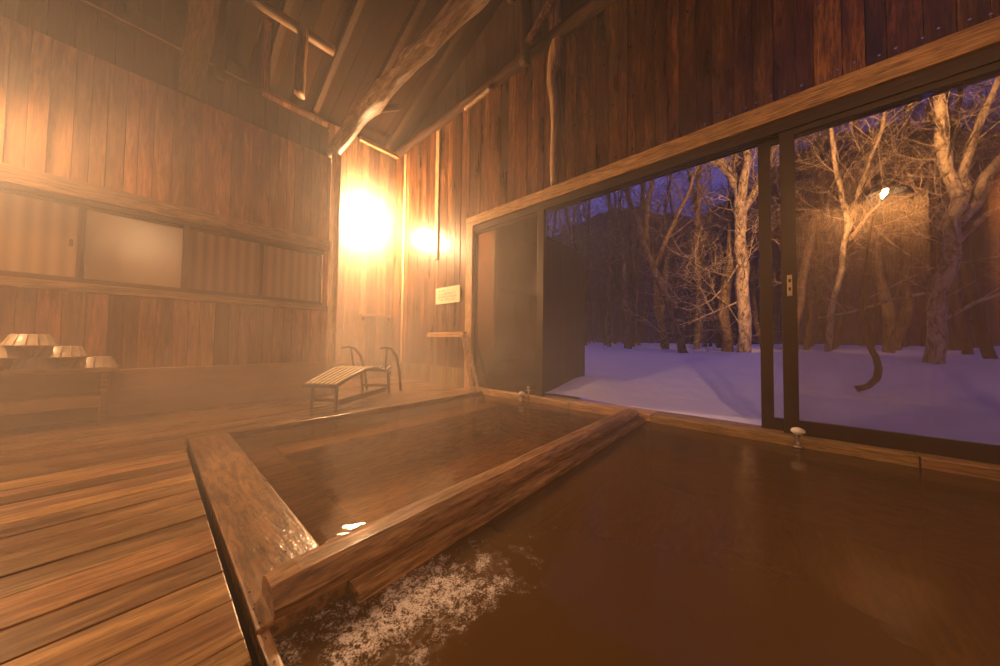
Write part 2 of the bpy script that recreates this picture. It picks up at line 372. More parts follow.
# left partition wall: boards, plinth, upper dark part, window opening
y0, y1 = -3.6, 2.15
bm = B(); boards(bm, 'y', y0, y1, WX-.05, WX, 2.78, 4.47, .11, .17)
boards(bm, 'y', y0, y1, WX-.05, WX, .60, 1.62, .11, .17)
boards(bm, 'y', y0, -1.5, WX-.05, WX, 1.62, 2.78, .11, .17)
boards(bm, 'y', 2.06, y1, WX-.05, WX, 1.62, 2.78, .11, .17)
wl = struct(obj('wall_left', bm, M['wall']))
bm = B(); box(bm, WX-.20, WX-.055, y0, y1, 0, 1.60); box(bm, WX-.20, WX-.055, y0, y1, 2.8, 4.47)
obj('wall_backing', bm, M['darkwood'], wl)
bx('wall_plinth', (WX-.05, WX+.035, y0, y1, 0, .60), M['plinth_l'], wl, .01)
bm = B(); boards(bm, 'y', y0, y1, WX-.30, WX-.16, 4.47, 5.12, .15, .2)
obj('upper_boards', bm, M['darkwood'], wl)
struct(bx('trim_1', (WX-.02, WX+.075, y0, 2.14, 2.66, 2.86), M['ledge'], None, .01))
struct(bx('trim_2', (WX-.02, WX+.06, y0, 2.14, 1.54, 1.645), M['ledge'], None, .008))
pipe = B(); tube(pipe, [(WX-.10, -3.5, 5.16), (WX-.10, -.3, 5.155), (WX-.10, 2.10, 5.19)], .016, 8); tube(pipe, [(WX-.10, 2.10, 5.19), (WX-.10, 2.14, 5.10), (WX-.10, 2.10, 5.02)], .013, 8)
tag(obj('conduit_pipe', pipe, M['ledge'], None, True), 'thin pale conduit pipe running along the top of the left wall', 'pipe')
# window in the left wall
yb = [-1.47, -.60, .275, 1.15, 2.05]
win = struct(bx('window_1', (WX-.10, WX+.03, -1.5, 2.06, 2.60, 2.68), M['wframe'], None, .004))
bx('sill', (WX-.10, WX+.03, -1.5, 2.06, 1.62, 1.685), M['wframe'], win, .004)
for k in range(4):
    a, b_y = yb[k], yb[k+1]; off = -.02 if k % 2 else 0
    bm = B(); tw = .045 if k != 1 else .05
    xx0, xx1 = WX-.07+off, WX-.035+off
    for (q0, q1) in ((a, a+tw*.5), (b_y-tw*.6, b_y)): box(bm, xx0, xx1+.025, q0, q1, 1.685, 2.60, .003)
    box(bm, xx0, xx1+.015, a, b_y, 1.685, 1.715, .003); box(bm, xx0, xx1+.015, a, b_y, 2.57, 2.60, .003)
    sash = obj('sash', bm, M['wframe'], win)
    bx('pane', (xx0+.008, xx1-.012, a+.01, b_y-.01, 1.70, 2.59), M['frost'] if k == 1 else M['ribbed'], sash, 0)
bx('mullion', (WX-.05, WX+.03, .245, .315, 1.66, 2.62), M['wframe'], win, .004)
bx('latch', (WX-.01, WX+.02, -.68, -.655, 2.08, 2.16), M['frame'], win, .004)
bx('window_backing', (WX-.2, WX-.12, -1.5, 2.06, 1.6, 2.8), M['wall'], win, 0)

# post at the free end of the partition
bm = B(); tube(bm, [(WX+.02, 2.23, z) for z in [0, .8, 1.6, 2.4, 3.2, 4.0, 4.56]], .085, 10, jitter=.12)
tag(obj('corner_post', bm, M['pale'], None, True), 'pale upright post at the end of the left wall, under the log beam', 'post')

# recess behind the partition
bm = B(); boards(bm, 'y', 1.2, WY, RX-.05, RX, 0, 6.35, .12, .2)
wr = struct(obj('wall_recess', bm, M['wall_pale']))
bm = B(); boards(bm, 'y', 1.2, WY, RX, RX+.035, 0, .42, .12, .2); obj('wall_plinth', bm, M['plinth'], wr)
bm = B(); boards(bm, 'y', -4, 1.2, RX-.05, RX, 3.5, 6.6, .15, .2); struct(obj('wall_outer_left', bm, M['darkwood']))
struct(bx('wall_recess_side', (RX-.05, WX-.2, 1.10, 1.2, 0, 6.5), M['wall'], None, 0))
# beam and brace in the recess corner
bm = B(); tube(bm, [(-7.85, 3.38, 6.24), (-7.75, 4.42, 6.20)], .07, 4, rot=math.pi/4)
tag(obj('tie_timber', bm, M['pale_y'], None), 'short pale horizontal timber high in the far corner above the lamp', 'beam')

# window wall
bm = B()
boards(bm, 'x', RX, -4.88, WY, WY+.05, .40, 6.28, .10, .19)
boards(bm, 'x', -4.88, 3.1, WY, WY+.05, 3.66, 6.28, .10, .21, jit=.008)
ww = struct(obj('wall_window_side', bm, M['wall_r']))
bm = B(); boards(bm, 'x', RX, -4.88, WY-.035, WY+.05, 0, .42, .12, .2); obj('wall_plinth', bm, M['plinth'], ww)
bm = B(); box(bm, -8.2, -4.9, WY+.06, WY+.16, 0, 6.3); box(bm, -4.9, 3.1, WY+.06, WY+.16, 3.5, 6.3)
obj('wall_backing', bm, M['darkwood'], ww)
bm = B(); boards(bm, 'x', -8.2, 3.1, WY+.16, WY+.24, 6.28, 11.5, .15, .2); obj('gable_boards', bm, M['darkwood'], ww)
bm = B()
for (xa, xb) in ((-7.52, -7.42), (-6.08, -5.95)): box(bm, xa, xb, WY-.03, WY, .42 if xa < -7 else 3.0, 6.2, .004)
obj('batten', bm, M['pale'], ww)
bm = B()
for k in range(95):                                        # nail heads
    x = -2.7+.062*k + random.uniform(-.02, .02)
    for z in ([3.80] if k % 2 else []) + ([4.62] if k % 5 == 1 else []) + ([5.35] if k % 6 == 2 else []):
        zz = z + random.uniform(-.03, .03)
        tube(bm, [(x, WY-.012, zz), (x, WY+.01, zz)],   .011, 6)
nl = obj('nail_heads', bm, M['nail'], ww); nl['kind'] = 'stuff'
# lintel, sliding track, jamb
struct(bx('trim_3', (-4.9, 3.1, WY-.06, WY+.05, 3.49, 3.70), M['pale_x'], None, .012), 'pale timber lintel over the opening')
bm = B(); box(bm, -4.68, 3.1, WY-.02, WY+.20, 3.43, 3.492, .003)
for yy in (WY+.0, WY+.055, WY+.11, WY+.165): box(bm, -4.68, 3.1, yy-.018, yy+.002, 3.36, 3.43, .002)
struct(obj('trim_4', bm, M['frame']), 'dark sliding door track under the lintel')
struct(bx('trim_5', (-4.88, -4.68, WY-.07, WY+.10, .0, 3.49), M['pale'], None, .01), 'pale timber door jamb')
# sill in front of the opening
bm = B(); xs = [-4.5, -2.35, -1.15, 1.0, 3.1]
for a, b2 in zip(xs, xs[1:]): box(bm, a, b2-.006, WY-.12, WY+.22, -.95, .062, .012)
struct(obj('trim_6', bm, M['pale_x']), 'pale timber sill along the pool under the opening')

# pool linings
bm = B()
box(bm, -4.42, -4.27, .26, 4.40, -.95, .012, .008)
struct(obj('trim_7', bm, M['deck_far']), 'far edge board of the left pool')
bm = B(); box(bm, -4.27, -1.5, .56, 4.38, -.90, -.72); struct(obj('floor_left_pool', bm, M['basin_in']))
bm = B(); box(bm, -1.2, 3.1, .56, 4.38, -1.0, -.82); struct(obj('floor_right_pool', bm, M['basin_in']))
bm = B(); box(bm, -4.27, -1.52, .562, .93, -.72, -.20, .01); box(bm, -4.268, -3.80, .94, 4.37, -.72, -.20, .01)
struct(obj('floor_bench_left_pool', bm, M['basin_in']))
bm = B(); box(bm, -1.16, 3.1, .562, .86, -.82, -.22, .01)
struct(obj('floor_bench_right_pool', bm, M['basin_in']))
# curb plank beside the deck
bm = B(); box(bm, -4.28, -1.30, .262, .56, -.95, .018, .010); box(bm, -1.31, 3.1, .262, .298, -.95, .004, .008); box(bm, -1.31, 3.1, .29, .555, -.95, -.060, .006)
tag(obj('pool_curb', bm, M['curb']), 'wide wet wooden curb plank between the plank deck and both pools', 'curb')
bm = B(); rd = random.Random(9)
for k in range(70):
    x = -2.9 + 2.3*rd.random()**.7; r_ = rd.uniform(.002, .005); y = rd.uniform(.272, .292) if k % 3 else (rd.uniform(.3, .54) if x < -1.55 else .28)
    zt = .018 if x < -1.30 else .004
    lathe(bm, [(0, 0), (r_, 0), (r_*.8, r_*.6), (0, r_*.8)], (x, y, zt), 8)
tag(obj('water_droplets', bm, M['drop'], None, True), 'glinting water beads along the outer edge of the wet curb plank', 'water', kind='stuff')
# divider: lower wall and the log on it
bm = B(); box(bm, -1.52, -1.215, .565, 4.38, -.95, .008, .012)
tag(obj('divider_wall', bm, M['curbl']), 'low timber wall under the log between the two pools', 'low wall')
bm = B(); pts = []; rr = []
prof = [(-.092, .0), (-.108, .04), (-.082, .080), (-.03, .100), (.045, .098), (.088, .076), (.108, .04), (.098, 0)]
rings = []
for k in range(43):
    y = .31 + (4.37-.31)*k/42
    e = 1.0 if 0 < k < 42 else .90
    ring = []
    for (px_, pz_) in prof:
        nn = noise.noise(Vector((px_*6, y*1.1, pz_*6)))*.012
        ring.append(bm.verts.new((-1.395+px_*e*(1+nn*5), y, .018 + (pz_*e + (nn if pz_ > .01 else 0)))))
    rings.append(ring)
for a, b2 in zip(rings, rings[1:]):
    for k in range(len(prof)): bm.faces.new((a[k], a[(k+1) % 8], b2[(k+1) % 8], b2[k]))
bm.faces.new(rings[0]); bm.faces.new(rings[-1][::-1])
tag(obj('divider_log', bm, M['curbl'], None, False), 'long squared log lying between the two pools, one end on the curb plank', 'log')
# waters
def sheet(name, x0, x1, y0, y1, z, mat):
    bm = B(); box(bm, x0, x1, y0, y1, z-.004, z); return obj(name, bm, mat)
def plane(name, x0, x1, y0, y1, z, mat):
    bm = B(); nx, ny = 2, 2
    v = [bm.verts.new((x, y, z)) for x, y in ((x0,y0),(x1,y0),(x1,y1),(x0,y1))]; bm.faces.new(v); return obj(name, bm, mat)
tag(plane('pool_water', -4.27, -1.54, .558, 4.385, -.035, M['water1']), 'hazy brown bath water of the left pool between deck and log', 'water', kind='stuff')
tag(plane('pool_water', -1.30, 3.1, .294, 4.385, -.035, M['water2']), 'dark brown bath water of the right pool under the open doors', 'water', kind='stuff')

# closed sides of the room that the camera looks away from
bm = B(); boards(bm, 'y', -3.7, WY, 3.05, 3.1, -.3, 7, .15, .2); struct(obj('wall_right', bm, M['wall']))
bm = B(); boards(bm, 'x', -6.4, 3.1, -3.75, -3.7, 0, 8, .15, .2); struct(obj('wall_back', bm, M['wall']))
bm = B(); boards(bm, 'x', .35, 2.35, -.50, -.45, 1.15, 5.2, .12, .18); box(bm, .35, 2.35, -.52, -.42, 0, 1.15, .01)
struct(obj('wall_partition', bm, M['pale']))

# roof
def roofz(x): return 6.38 + .42*(x+8.1)
sl = math.hypot(1, .42)
bm = B(); y = -4.0
ma = lambda dz: Matrix(((1,0,0,0),(0,1,0,0),(.42,0,1,6.38+.42*8.1+dz),(0,0,0,1)))
while y < 5.6:
    wd_ = random.uniform(.2, .3); box(bm, -8.9, 3.4, y, y+wd_-.008, 0, .05, 0, ma(.16+random.uniform(-.008, .008))); y += wd_
struct(obj('ceiling', bm, M['roof']))
cv = bx('roof_cover', (-8.95, 3.5, -4.05, 5.7, 0, .02), M['darkwood'], None, 0, ma(.235)); cv['kind'] = 'structure'; cv.name = 'ceiling_cover'
for k, y in enumerate([-2.2, -1.3, -.4, .5, 1.45, 2.4, 3.3, 4.2]):
    r_ = bx('rafter', (-8.6, 3.1, y-.055, y+.055, 0, .15), M['rafter'], None, .006, ma(.0))
    r_['kind'] = 'structure'; r_.name = 'ceiling_rafter'
# purlins
def beam(name, pts, rad, mat, label, cat='beam', seg=12, jitter=.18, n=18, wob=.02, flat=None, rot=0):
    P = []
    pts = [Vector(p) for p in pts]
    for k in range(n+1):
        t = k/n*(len(pts)-1); i = min(int(t), len(pts)-2); q = pts[i].lerp(pts[i+1], t-i)
        q += Vector((noise.noise(q*1.3), noise.noise(q*1.3+Vector((9,0,0))), noise.noise(q*1.3+Vector((0,9,0)))))*wob
        P.append(q)
    bm = B(); tube(bm, P, rad, seg, jitter=jitter, flat=flat, rot=rot)
    return tag(obj(name, bm, mat, None, seg > 4), label, cat)
beam('purlin', [(-6.25, -3.6, 6.55), (-6.25, 2.15, 6.60)], .085, M['logy'], 'round purlin log under the roof boards, over the left wall', 'beam', wob=.03)
beam('tie_beam', [(-7.95, 2.24, 4.70), (-4.0, 2.15, 4.70), (-1.5, 2.18, 4.76), (3.05, 2.2, 4.78)], [.125-.025*k/180 for k in range(61)], M['log'], 'thick peeled log beam crossing the roof space from the left wall post', 'beam', jitter=.6, n=60, wob=.03)
beam('tie_beam', [(-6.4, .26, 4.72), (3.05, .26, 4.78)], [.16]*31, M['logx'], 'broad dark squared beam at the top left, nearer than the peeled log', 'beam', n=30, seg=4, jitter=.04, rot=math.pi/4)
# wall plate on the window wall
beam('wall_plate', [(-8.0, 4.42, 6.30), (-4, 4.42, 6.30), (3.1, 4.42, 6.30)], .11, M['rafter'], 'dark wall plate log along the top of the window wall', 'beam', n=40, jitter=.3)
beam('slab_post', [(-2.74, 4.47, 6.9), (-2.66, 4.46, 6.3), (-2.78, 4.47, 5.6), (-2.70, 4.48, 4.9), (-2.72, 4.48, 4.2), (-2.72, 4.485, 3.72)], [.17,.17,.16,.165,.15,.14,.13,.12,.12,.115,.11,.10,.095,.095,.09,.09,.085,.085,.08], M['logz'], 'pale twisted slab post nailed upright on the dark window wall', 'post', jitter=.4, flat=.7)
beam('roof_post', [(-3.22, 4.28, 6.05), (-3.22, 4.28, 7.9)], .10, M['rafter'], 'dark roof post standing on the wall plate beside the twisted slab post', 'post', jitter=.3)
beam('roof_brace', [(-3.16, 4.26, 6.35), (-2.55, 4.30, 6.95)], .06, M['logz'], 'short slanting brace between roof post and twisted slab post', 'brace', jitter=.3)
beam('roof_strut', [(-5.1, 2.2, 4.86), (-5.1, 2.9, 5.35)], .05, M['logy'], 'short pale strut behind the peeled log beam', 'strut', jitter=.2)
beam('purlin', [(-3.6, -1.5, 7.7), (-3.6, 4.4, 7.7)], .11, M['rafter'], 'dark purlin log high in the roof above the left pool', 'beam')
beam('roof_strut', [(-6.25, 1.60, 5.4), (-6.2, 1.62, 6.6)], .12, M['logz'], 'short upright strut under the purlin over the left wall', 'strut', flat=.6)
beam('roof_strut', [(-6.25, .55, 5.0), (-6.2, .55, 6.6)], .085, M['rafter'], 'dark strut under the purlin next to the broad squared beam', 'strut', flat=.6)
beam('plate_block', [(-4.95, 4.40, 6.16), (-4.15, 4.38, 6.18)], .055, M['logy'], 'small pale block of wood under the wall plate', 'block', jitter=.3)

# ================================================================== LAMPS
def lamp(loc, nrm, label, mat=None, r=.12, tall=1.0, added_hood=False, rim=.03):
    t = thing('wall_lamp', label, 'lamp', loc, math.atan2(nrm[1], nrm[0]))
    bm = B(); tube(bm, [(-.11, 0, 0), (-.085, 0, 0), (-.08, 0, 0)], [.09, .09, .06], 20); obj('base', bm, M['metal'], t, True)
    bm = B(); tube(bm, [(-.085, 0, 0), (-.02, 0, .0)], .035, 12); obj('socket', bm, M['metal'], t, True)
    bm = B(); bmesh.ops.create_uvsphere(bm, u_segments=20, v_segments=14, radius=r)
    bmesh.ops.scale(bm, verts=bm.verts, vec=(1, 1, tall))
    bmesh.ops.translate(bm, verts=bm.verts, vec=(.09, 0, 0)); obj('globe', bm, mat or M['globe'], t, True)
    if added_hood:  # added shade, keeps this lamp's light off the ceiling and upper walls
        bm = B(); lathe(bm, [(.0, .285), (.07, .275), (.13, .21), (.27, rim), (.265, rim), (.125, .195), (.06, .255), (0, .265)], (.10, 0, 0), 28); obj('added_shade', bm, M['added_shade'], t, True)
        bm = B(); tube(bm, [(-.10, 0, .06), (-.02, 0, .2), (.10, 0, .24)], .012, 8); obj('added_shade_arm', bm, M['metal'], t, True)
    return t
lamp((-7.885, 3.50, 4.10), (1, 0), 'glowing globe lamp on the far recess wall, wrapped in steam')
lamp((1.80, -.33, 4.05), (0, 1), 'glowing globe lamp on the partition behind the viewer, seen mirrored in the glass', M['globe_near'], .032, 3.0, True, -.06)
lamp((-6.085, -2.05, 3.4), (1, 0), 'glowing globe lamp on the left wall beyond the picture edge', M['globe_left'], .10, 1, True)

# ================================================================== DOORS (sliding glass)
def sliding(name, x0, x1, y, z0, z1, gmat, stile=.09, label=None, bot=.13, handle=None):
    d = thing(name, label, 'door', ((x0+x1)/2, y, z0)); d['kind'] = 'structure'
    h = z1-z0; wx = (x1-x0)/2
    bx('stile', (-wx, -wx+stile, -.022, .022, 0, h), M['frame'], d, .004)
    bx('stile', (wx-stile, wx, -.022, .022, 0, h), M['frame'], d, .004)
    bx('rail', (-wx+stile, wx-stile, -.02, .02, 0, bot), M['frame'], d, .004)
    bx('rail', (-wx+stile, wx-stile, -.02, .02, h-.07, h), M['frame'], d, .004)
    bx('pane', (-wx+stile, wx-stile, -.004, .004, bot, h-.07), gmat, d, 0)
    return d
d1 = sliding('door_1', -4.68, -2.92, WY+.03, .064, 3.37, M['glass_fog'], .05, 'steamed dark glass sliding door beside the pale jamb', .05)
bx('meeting_stile', (.745, .88, -.045, .03, 0, 3.30), M['frame'], d1, .006)
d2 = sliding('door_2', -.04, 2.05, WY+.12, .064, 3.37, M['glass'], .11, 'rear sliding glass door at the right of the opening', .13)
d3 = sliding('door_3', .145, 2.55, WY+.03, .064, 3.37, M['glass'], .12, 'front sliding glass door with a metal latch plate, at the right', .15)
bm = B(); box(bm, -1.160, -1.120, -.032, -.022, 1.47, 1.70, .003); hp = obj('latch_plate', bm, M['metal'], d3)
bm = B()
for z in (1.53, 1.62): box(bm, -1.150, -1.130, -.036, -.031, z, z+.035, .001)
obj('latch_slot', bm, M['frame'], hp)

# ================================================================== OBJECTS
# sign
sg = thing('notice_board', 'small cream notice with rows of writing on the window wall above the handrail', 'sign', (-5.54, WY-.02, 2.08))
bd = bx('board', (-.43, .43, -.012, .012, -.19, .19), M['paper'], sg, .003)
random.seed(3)
for row, (n_, zz) in enumerate(((9, .115), (15, .035), (16, -.035), (15, -.105))):
    bm = B()
    for k in range(n_):
        x = -.33 + k*.042
        hh = .018
        for q in range(3):
            if random.random() < .7: box(bm, x, x+.026, -.0145, -.0118, zz+hh*(q-1)-.003, zz+hh*(q-1)+.003)
        if random.random() < .8:
            xx = x+random.choice((.004, .012, .020)); box(bm, xx, xx+.005, -.0145, -.0118, zz-hh, zz+hh)
    obj('lettering', bm, M['ink'], bd)
# handrail: horizontal rail and leaning posts
hr = thing('handrail', 'pale wooden handrail with a slanting leg at the corner of the left pool', 'handrail', (-4.9, 4.36, 0))
bx('rail', (-1.16, .10, -.05, .06, 1.165, 1.215), M['pale_r'], hr, .006)
bx('rail_cap', (-1.18, .10, -.055, .0, 1.10, 1.155), M['pale_r'], hr, .006)
for k, (dx, dy) in enumerate(((0, -.02), (.085, .05))):
    bm = B(); tube(bm, [(.045+dx*.4, dy, 1.165), (.44+dx*1.1, dy-.05, .0)], .045, 4, rot=math.pi/4); obj('leg', bm, M['pale'], hr)
# shelf on recess wall
ts = thing('wall_shelf', 'pale horizontal shelf bar on the recess wall below the lamp', 'shelf', (RX, 3.95, 1.62))
bx('board', (.0, .14, -.40, .50, .02, .08), M['pale_y'], ts)
for yy in (-.3, .4): bx('bracket', (.0, .12, yy-.02, yy+.02, -.08, .02), M['ledge'], ts)

# spouts / taps on the sill
def tap(x, stemh, label, cross=False):
    t = thing('water_tap', label, 'tap', (x, 4.345, -.03))
    bm = B(); lathe(bm, [(.0, 0), (.04, 0), (.04, .012), (.014, .02), (.012, stemh), (0, stemh)], seg=14); obj('stem', bm, M['metal'], t, True)
    bm = B(); lathe(bm, [(0, stemh-.01), (.035, stemh-.005), (.058, stemh+.02), (.05, stemh+.045), (.02, stemh+.06), (0, stemh+.062)], seg=16); obj('cap', bm, M['white'], t, True)
    bm = B(); tube(bm, [(0, 0, .06), (0, -.05, .06), (0, -.06, .03)], .012, 8); obj('spout', bm, M['metal'], t, True)
    return t
tap(-3.265, .10, 'small white capped tap at the sill below the steamed door')
t = thing('valve', 'thin metal standing valve beside the white tap below the steamed door', 'valve', (-3.115, 4.345, -.03))
bm = B(); tube(bm, [(0, 0, 0), (0, 0, .26)], .013, 10); obj('stem', bm, M['metal'], t, True)
bm = B(); tube(bm, [(-.05, 0, .20), (.05, 0, .20)], .009, 8); tube(bm, [(-.03, 0, .255), (.03, 0, .255)], .012, 8); obj('handle', bm, M['metal'], t, True)
bm = B(); tube(bm, [(0, -.0, .10), (0, -.05, .095), (0, -.06, .04)], .010, 8); obj('spout', bm, M['metal'], t, True)
tap(.243, .14, 'white capped tap on the sill below the latch of the sliding door')

# reclining slatted chair
ch = thing('deck_chair', 'slatted wooden deck chair with curved arms standing on the wet deck in the steam', 'chair', (-4.85, 1.66, 0), R(34))
# local: y runs from the foot end to the back end, x across
def bent(name, pts, r, mat, flat=None, seg=8): 
    bm = B(); tube(bm, pts, r, seg, flat=flat); return obj(name, bm, mat, ch, True)
for sx in (-1, 1):
    bent('leg', [(sx*.19, .02, 0), (sx*.185, .04, .36)], .024, M['chair'])
    bent('leg', [(sx*.27, 1.46, 0), (sx*.27, 1.40, .44)], .026, M['chair'])
    bent('side_rail', [(sx*.235, -.05, .345), (sx*.255, .25, .44), (sx*.275, .60, .515), (sx*.29, .85, .525), (sx*.29, 1.15, .47), (sx*.28, 1.46, .40)], .028, M['chair'])
    bent('arm', [(sx*.36, .95, .865), (sx*.37, 1.10, .885), (sx*.37, 1.32, .85), (sx*.37, 1.52, .70), (sx*.365, 1.68, .38), (sx*.36, 1.76, 0)], [.022, .034, .034, .032, .028, .026], M['chair'], flat=.6)
    bent('arm_post', [(sx*.31, 1.22, .46), (sx*.35, 1.18, .86)], .018, M['chair'])
bx('stretcher', (-.19, .19, .015, .045, .10, .15), M['chair'], ch)
bx('stretcher', (-.27, .27, 1.42, 1.46, .12, .17), M['chair'], ch)
bx('lower_rail', (.20, .24, .06, 1.42, .05, .13), M['chair'], ch)
bx('end_board', (-.27, .27, -.09, -.05, .315, .37), M['chair'], ch)
bm = B(); vsx = []  # dark sheet added under the slats for the shade in their gaps
for (b2, c2, hw) in ((-.045, .371, .235), (.15, .424, .25), (.35, .476, .265), (.62, .536, .28), (.85, .551, .285)):
    vsx.append([bm.verts.new(q) for q in ((-hw, b2, c2-.012), (hw, b2, c2-.012), (hw, b2, c2), (-hw, b2, c2))])
for r0, r1 in zip(vsx, vsx[1:]):
    for j_ in range(4): bm.faces.new((r0[j_], r0[(j_+1) % 4], r1[(j_+1) % 4], r1[j_]))
bm.faces.new(vsx[0]); bm.faces.new(vsx[-1][::-1]); obj('gap_shade_sheet', bm, M['gap_dark'], ch)
for k in range(7):
    u = (k-3)/3
    bm = B(); P = [(u*.215, -.05, .372), (u*.230, .15, .425), (u*.245, .35, .477), (u*.26, .62, .537), (u*.27, .85, .552)]
    vsx = []
    for (a, b2, c2) in P:
        vsx.append([bm.verts.new((a-.017, b2, c2)), bm.verts.new((a+.017, b2, c2)), bm.verts.new((a+.017, b2, c2+.010)), bm.verts.new((a-.017, b2, c2+.010))])
    for r0, r1 in zip(vsx, vsx[1:]):
        for j_ in range(4): bm.faces.new((r0[j_], r0[(j_+1) % 4], r1[(j_+1) % 4], r1[j_]))
    bm.faces.new(vsx[0]); bm.faces.new(vsx[-1][::-1])
    obj('slat', bm, M['slat'], ch)
for k in range(6):
    x = -.22 + k*.088
    bm = B(); tube(bm, [(x, .87, .53), (x, 1.15, .45), (x, 1.42, .44), (x, 1.60, .50)], .018, 4, rot=math.pi/4); obj('back_slat', bm, M['chair'], ch)

# wash basin table
tb = thing('bench_table', 'low brown wooden table against the left wall carrying upturned wash basins', 'table', (-5.98, -1.30, 0))
bx('tabletop', (-.18, .20, -1.0, 1.03, .60, .645), M['pale_y'], tb, .008)
for (lx, ly) in ((.155, .95), (-.13, .95), (.155, -.92), (-.13, -.92)): bx('leg', (lx-.03, lx+.03, ly-.03, ly+.03, 0, .60), M['ledge'], tb, .006)
bx('shelf_board', (-.16, .17, -.95, .95, .20, .33), M['plinth_l'], tb, .008)
# basins
def basin(loc, label, rz=0, first=[None]):
    if first[0] is None:
        bm = B(); lathe(bm, [(.178, 0), (.182, .006), (.176, .014), (.168, .014), (.120, .118), (.112, .126), (.0, .126)], seg=28)
        lathe(bm, [(.170, 0), (.160, .014), (.112, .112), (0, .116)], seg=28)
        for k in range(14):
            a = 2*math.pi*k/14; ca, sa = math.cos(a), math.sin(a)
            tube(bm, [(.170*ca, .170*sa, .012), (.121*ca, .121*sa, .120)], .0035, 4)
        o = obj('wash_basin', bm, M['basin'], None, True); first[0] = o
    else:
        o = first[0].copy(); C.objects.link(o)
    o.location = loc; o.rotation_euler = (0, 0, rz)
    return tag(o, label, 'basin', 'upturned wash basins on the table')
bz = .645
yb0 = -.43
basin((-5.95, yb0, bz), 'upturned wash basin on the tabletop at the right end of the pile')
basin((-5.95, yb0-.37, bz), 'upturned wash basin on the tabletop, middle of the bottom row')
basin((-5.95, yb0-.74, bz), 'upturned wash basin on the tabletop at the left picture edge')
basin((-5.95, yb0-.22, bz+.127), 'upturned wash basin on the right in the second row of the pile')
basin((-5.95, yb0-.60, bz+.127), 'upturned wash basin on the left in the second row of the pile')
basin((-5.95, yb0-.43, bz+.254), 'topmost upturned wash basin of the pile')

# ================================================================== OUTSIDE
def sm(t): t = max(0, min(1, t)); return t*t*(3-2*t)
def ground(x, y):
    z = .06 + .70*sm((y-4.9)/4.6) + .06*sm((y-9)/10)
    z += .10*noise.noise(Vector((x*.55, y*.55, 0))) * sm((y-5)/2) + .03*noise.noise(Vector((x*1.8, y*1.8, 3)))*sm((y-4.8)/1)
    z += .10*math.exp(-((x-1.3)**2)/1.2 - ((y-8.5)**2)/3.)
    z += .18*math.exp(-((x+2.6)**2)/.3 - ((y-5.6)**2)/.5)
    z += .012*max(0, y-11)
    return z
bm = B(); nx, ny = 150, 120; grid = []
for i in range(nx+1):
    row = []
    for j in range(ny+1):
        u = i/nx*2-1; x = 45*u*abs(u)**.6 + .0; y = 4.74 + 50*(j/ny)**2
        row.append(bm.verts.new((x, y, ground(x, y))))
    grid.append(row)
for i in range(nx):
    for j in range(ny): bm.faces.new((grid[i][j], grid[i+1][j], grid[i+1][j+1], grid[i][j+1]))
g_ = obj('snow_ground', bm, M['snow'], None, True); struct(g_, 'violet snow field outside the opening')
# wooded hillside far behind
bm = B(); grid = []
for i in range(121):
    row = []
    for j in range(9):
        x = -90 + 160*i/120; y = 34 + j*2.2 
        z = .8 + (j/8.)**.7*22.0*(1 + .25*noise.noise(Vector((x*.07, 0, 0)))) + .9*noise.noise(Vector((x*.45, y*.4, 0))) + (.5*noise.noise(Vector((x*2.1, y, 0))) if j > 6 else 0)
        row.append(bm.verts.new((x, y, z)))
    grid.append(row)
for i in range(120):
    for j in range(8): bm.faces.new((grid[i][j], grid[i+1][j], grid[i+1][j+1], grid[i][j+1]))
hl = obj('hillside', bm, plain('brushy_hillside', (.085, .056, .058), .9, noise_amt=.6, scale=1.5, bump=.4), None, True); struct(hl, 'dark wooded hillside')

# screen wall outside
sc_ = thing('privacy_screen', 'dark board privacy screen standing outside beyond the steamed door', 'screen', (-3.05, 4.75, -.2))
bm = B(); y = 0
while y < 1.5: 
    box(bm, -.03, 0, y, y+.148, .0, 3.15, .003); y += .15
obj('boards', bm, M['screen'], sc_)
bx('post', (-.10, -.03, 1.38, 1.48, -.2, 3.2), M['screen'], sc_); bx('cap', (-.10, .02, -.0, 1.5, 3.15, 3.2), M['screen'], sc_)

# flood lamp fixture
fl = thing('flood_light', 'small flood light on the outside of the wall above the doors', 'light', (1.2, 5.2, 4.75))
bx('housing', (-.12, .12, -.12, .0, -.10, .10), M['frame'], fl); bx('bracket', (-.03, .03, -.50, -.12, -.02, .02), M['frame'], fl)

# trees
def limb(bm, pts, r0, r1, seg=8, jit=.4):
    n = len(pts); P = []
    for k in range(n-1):
        for q in range(3): P.append(Vector(pts[k]).lerp(Vector(pts[k+1]), q/3))
    P.append(Vector(pts[-1]))
    P = [p + Vector((noise.noise(p*1.7), noise.noise(p*1.7+Vector((5,5,5))), 0))*r0*1.1 for p in P]
    N = len(P)-1
    tube(bm, P, [r0+(r1-r0)*k/N for k in range(N+1)], seg, jitter=jit)
    return P
def twigs(bm, p, d, ln, r, depth, rnd, seg=5):
    pts = [p]; cur = p.copy(); dd = d.normalized()
    steps = 4
    for k in range(steps):
        dd = (dd + Vector((rnd.uniform(-.3, .3), rnd.uniform(-.3, .3), rnd.uniform(-.12, .28)))).normalized()
        cur = cur + dd*ln/steps; pts.append(cur.copy())
    r *= .62
    tube(bm, pts, [r*(1-.7*k/steps) for k in range(steps+1)], seg, cap=False)
    if depth > 0:
        for k in range(1, steps+1):
            for q in range(rnd.choice((1, 2))):
                a = rnd.uniform(0, 6.28); side = dd.orthogonal().normalized(); side.rotate(Matrix.Rotation(a, 3, dd))
                twigs(bm, pts[k], (dd*.6 + side), ln*rnd.uniform(.4, .6), r*.85, depth-1, rnd, 4 if depth < 3 else 5)
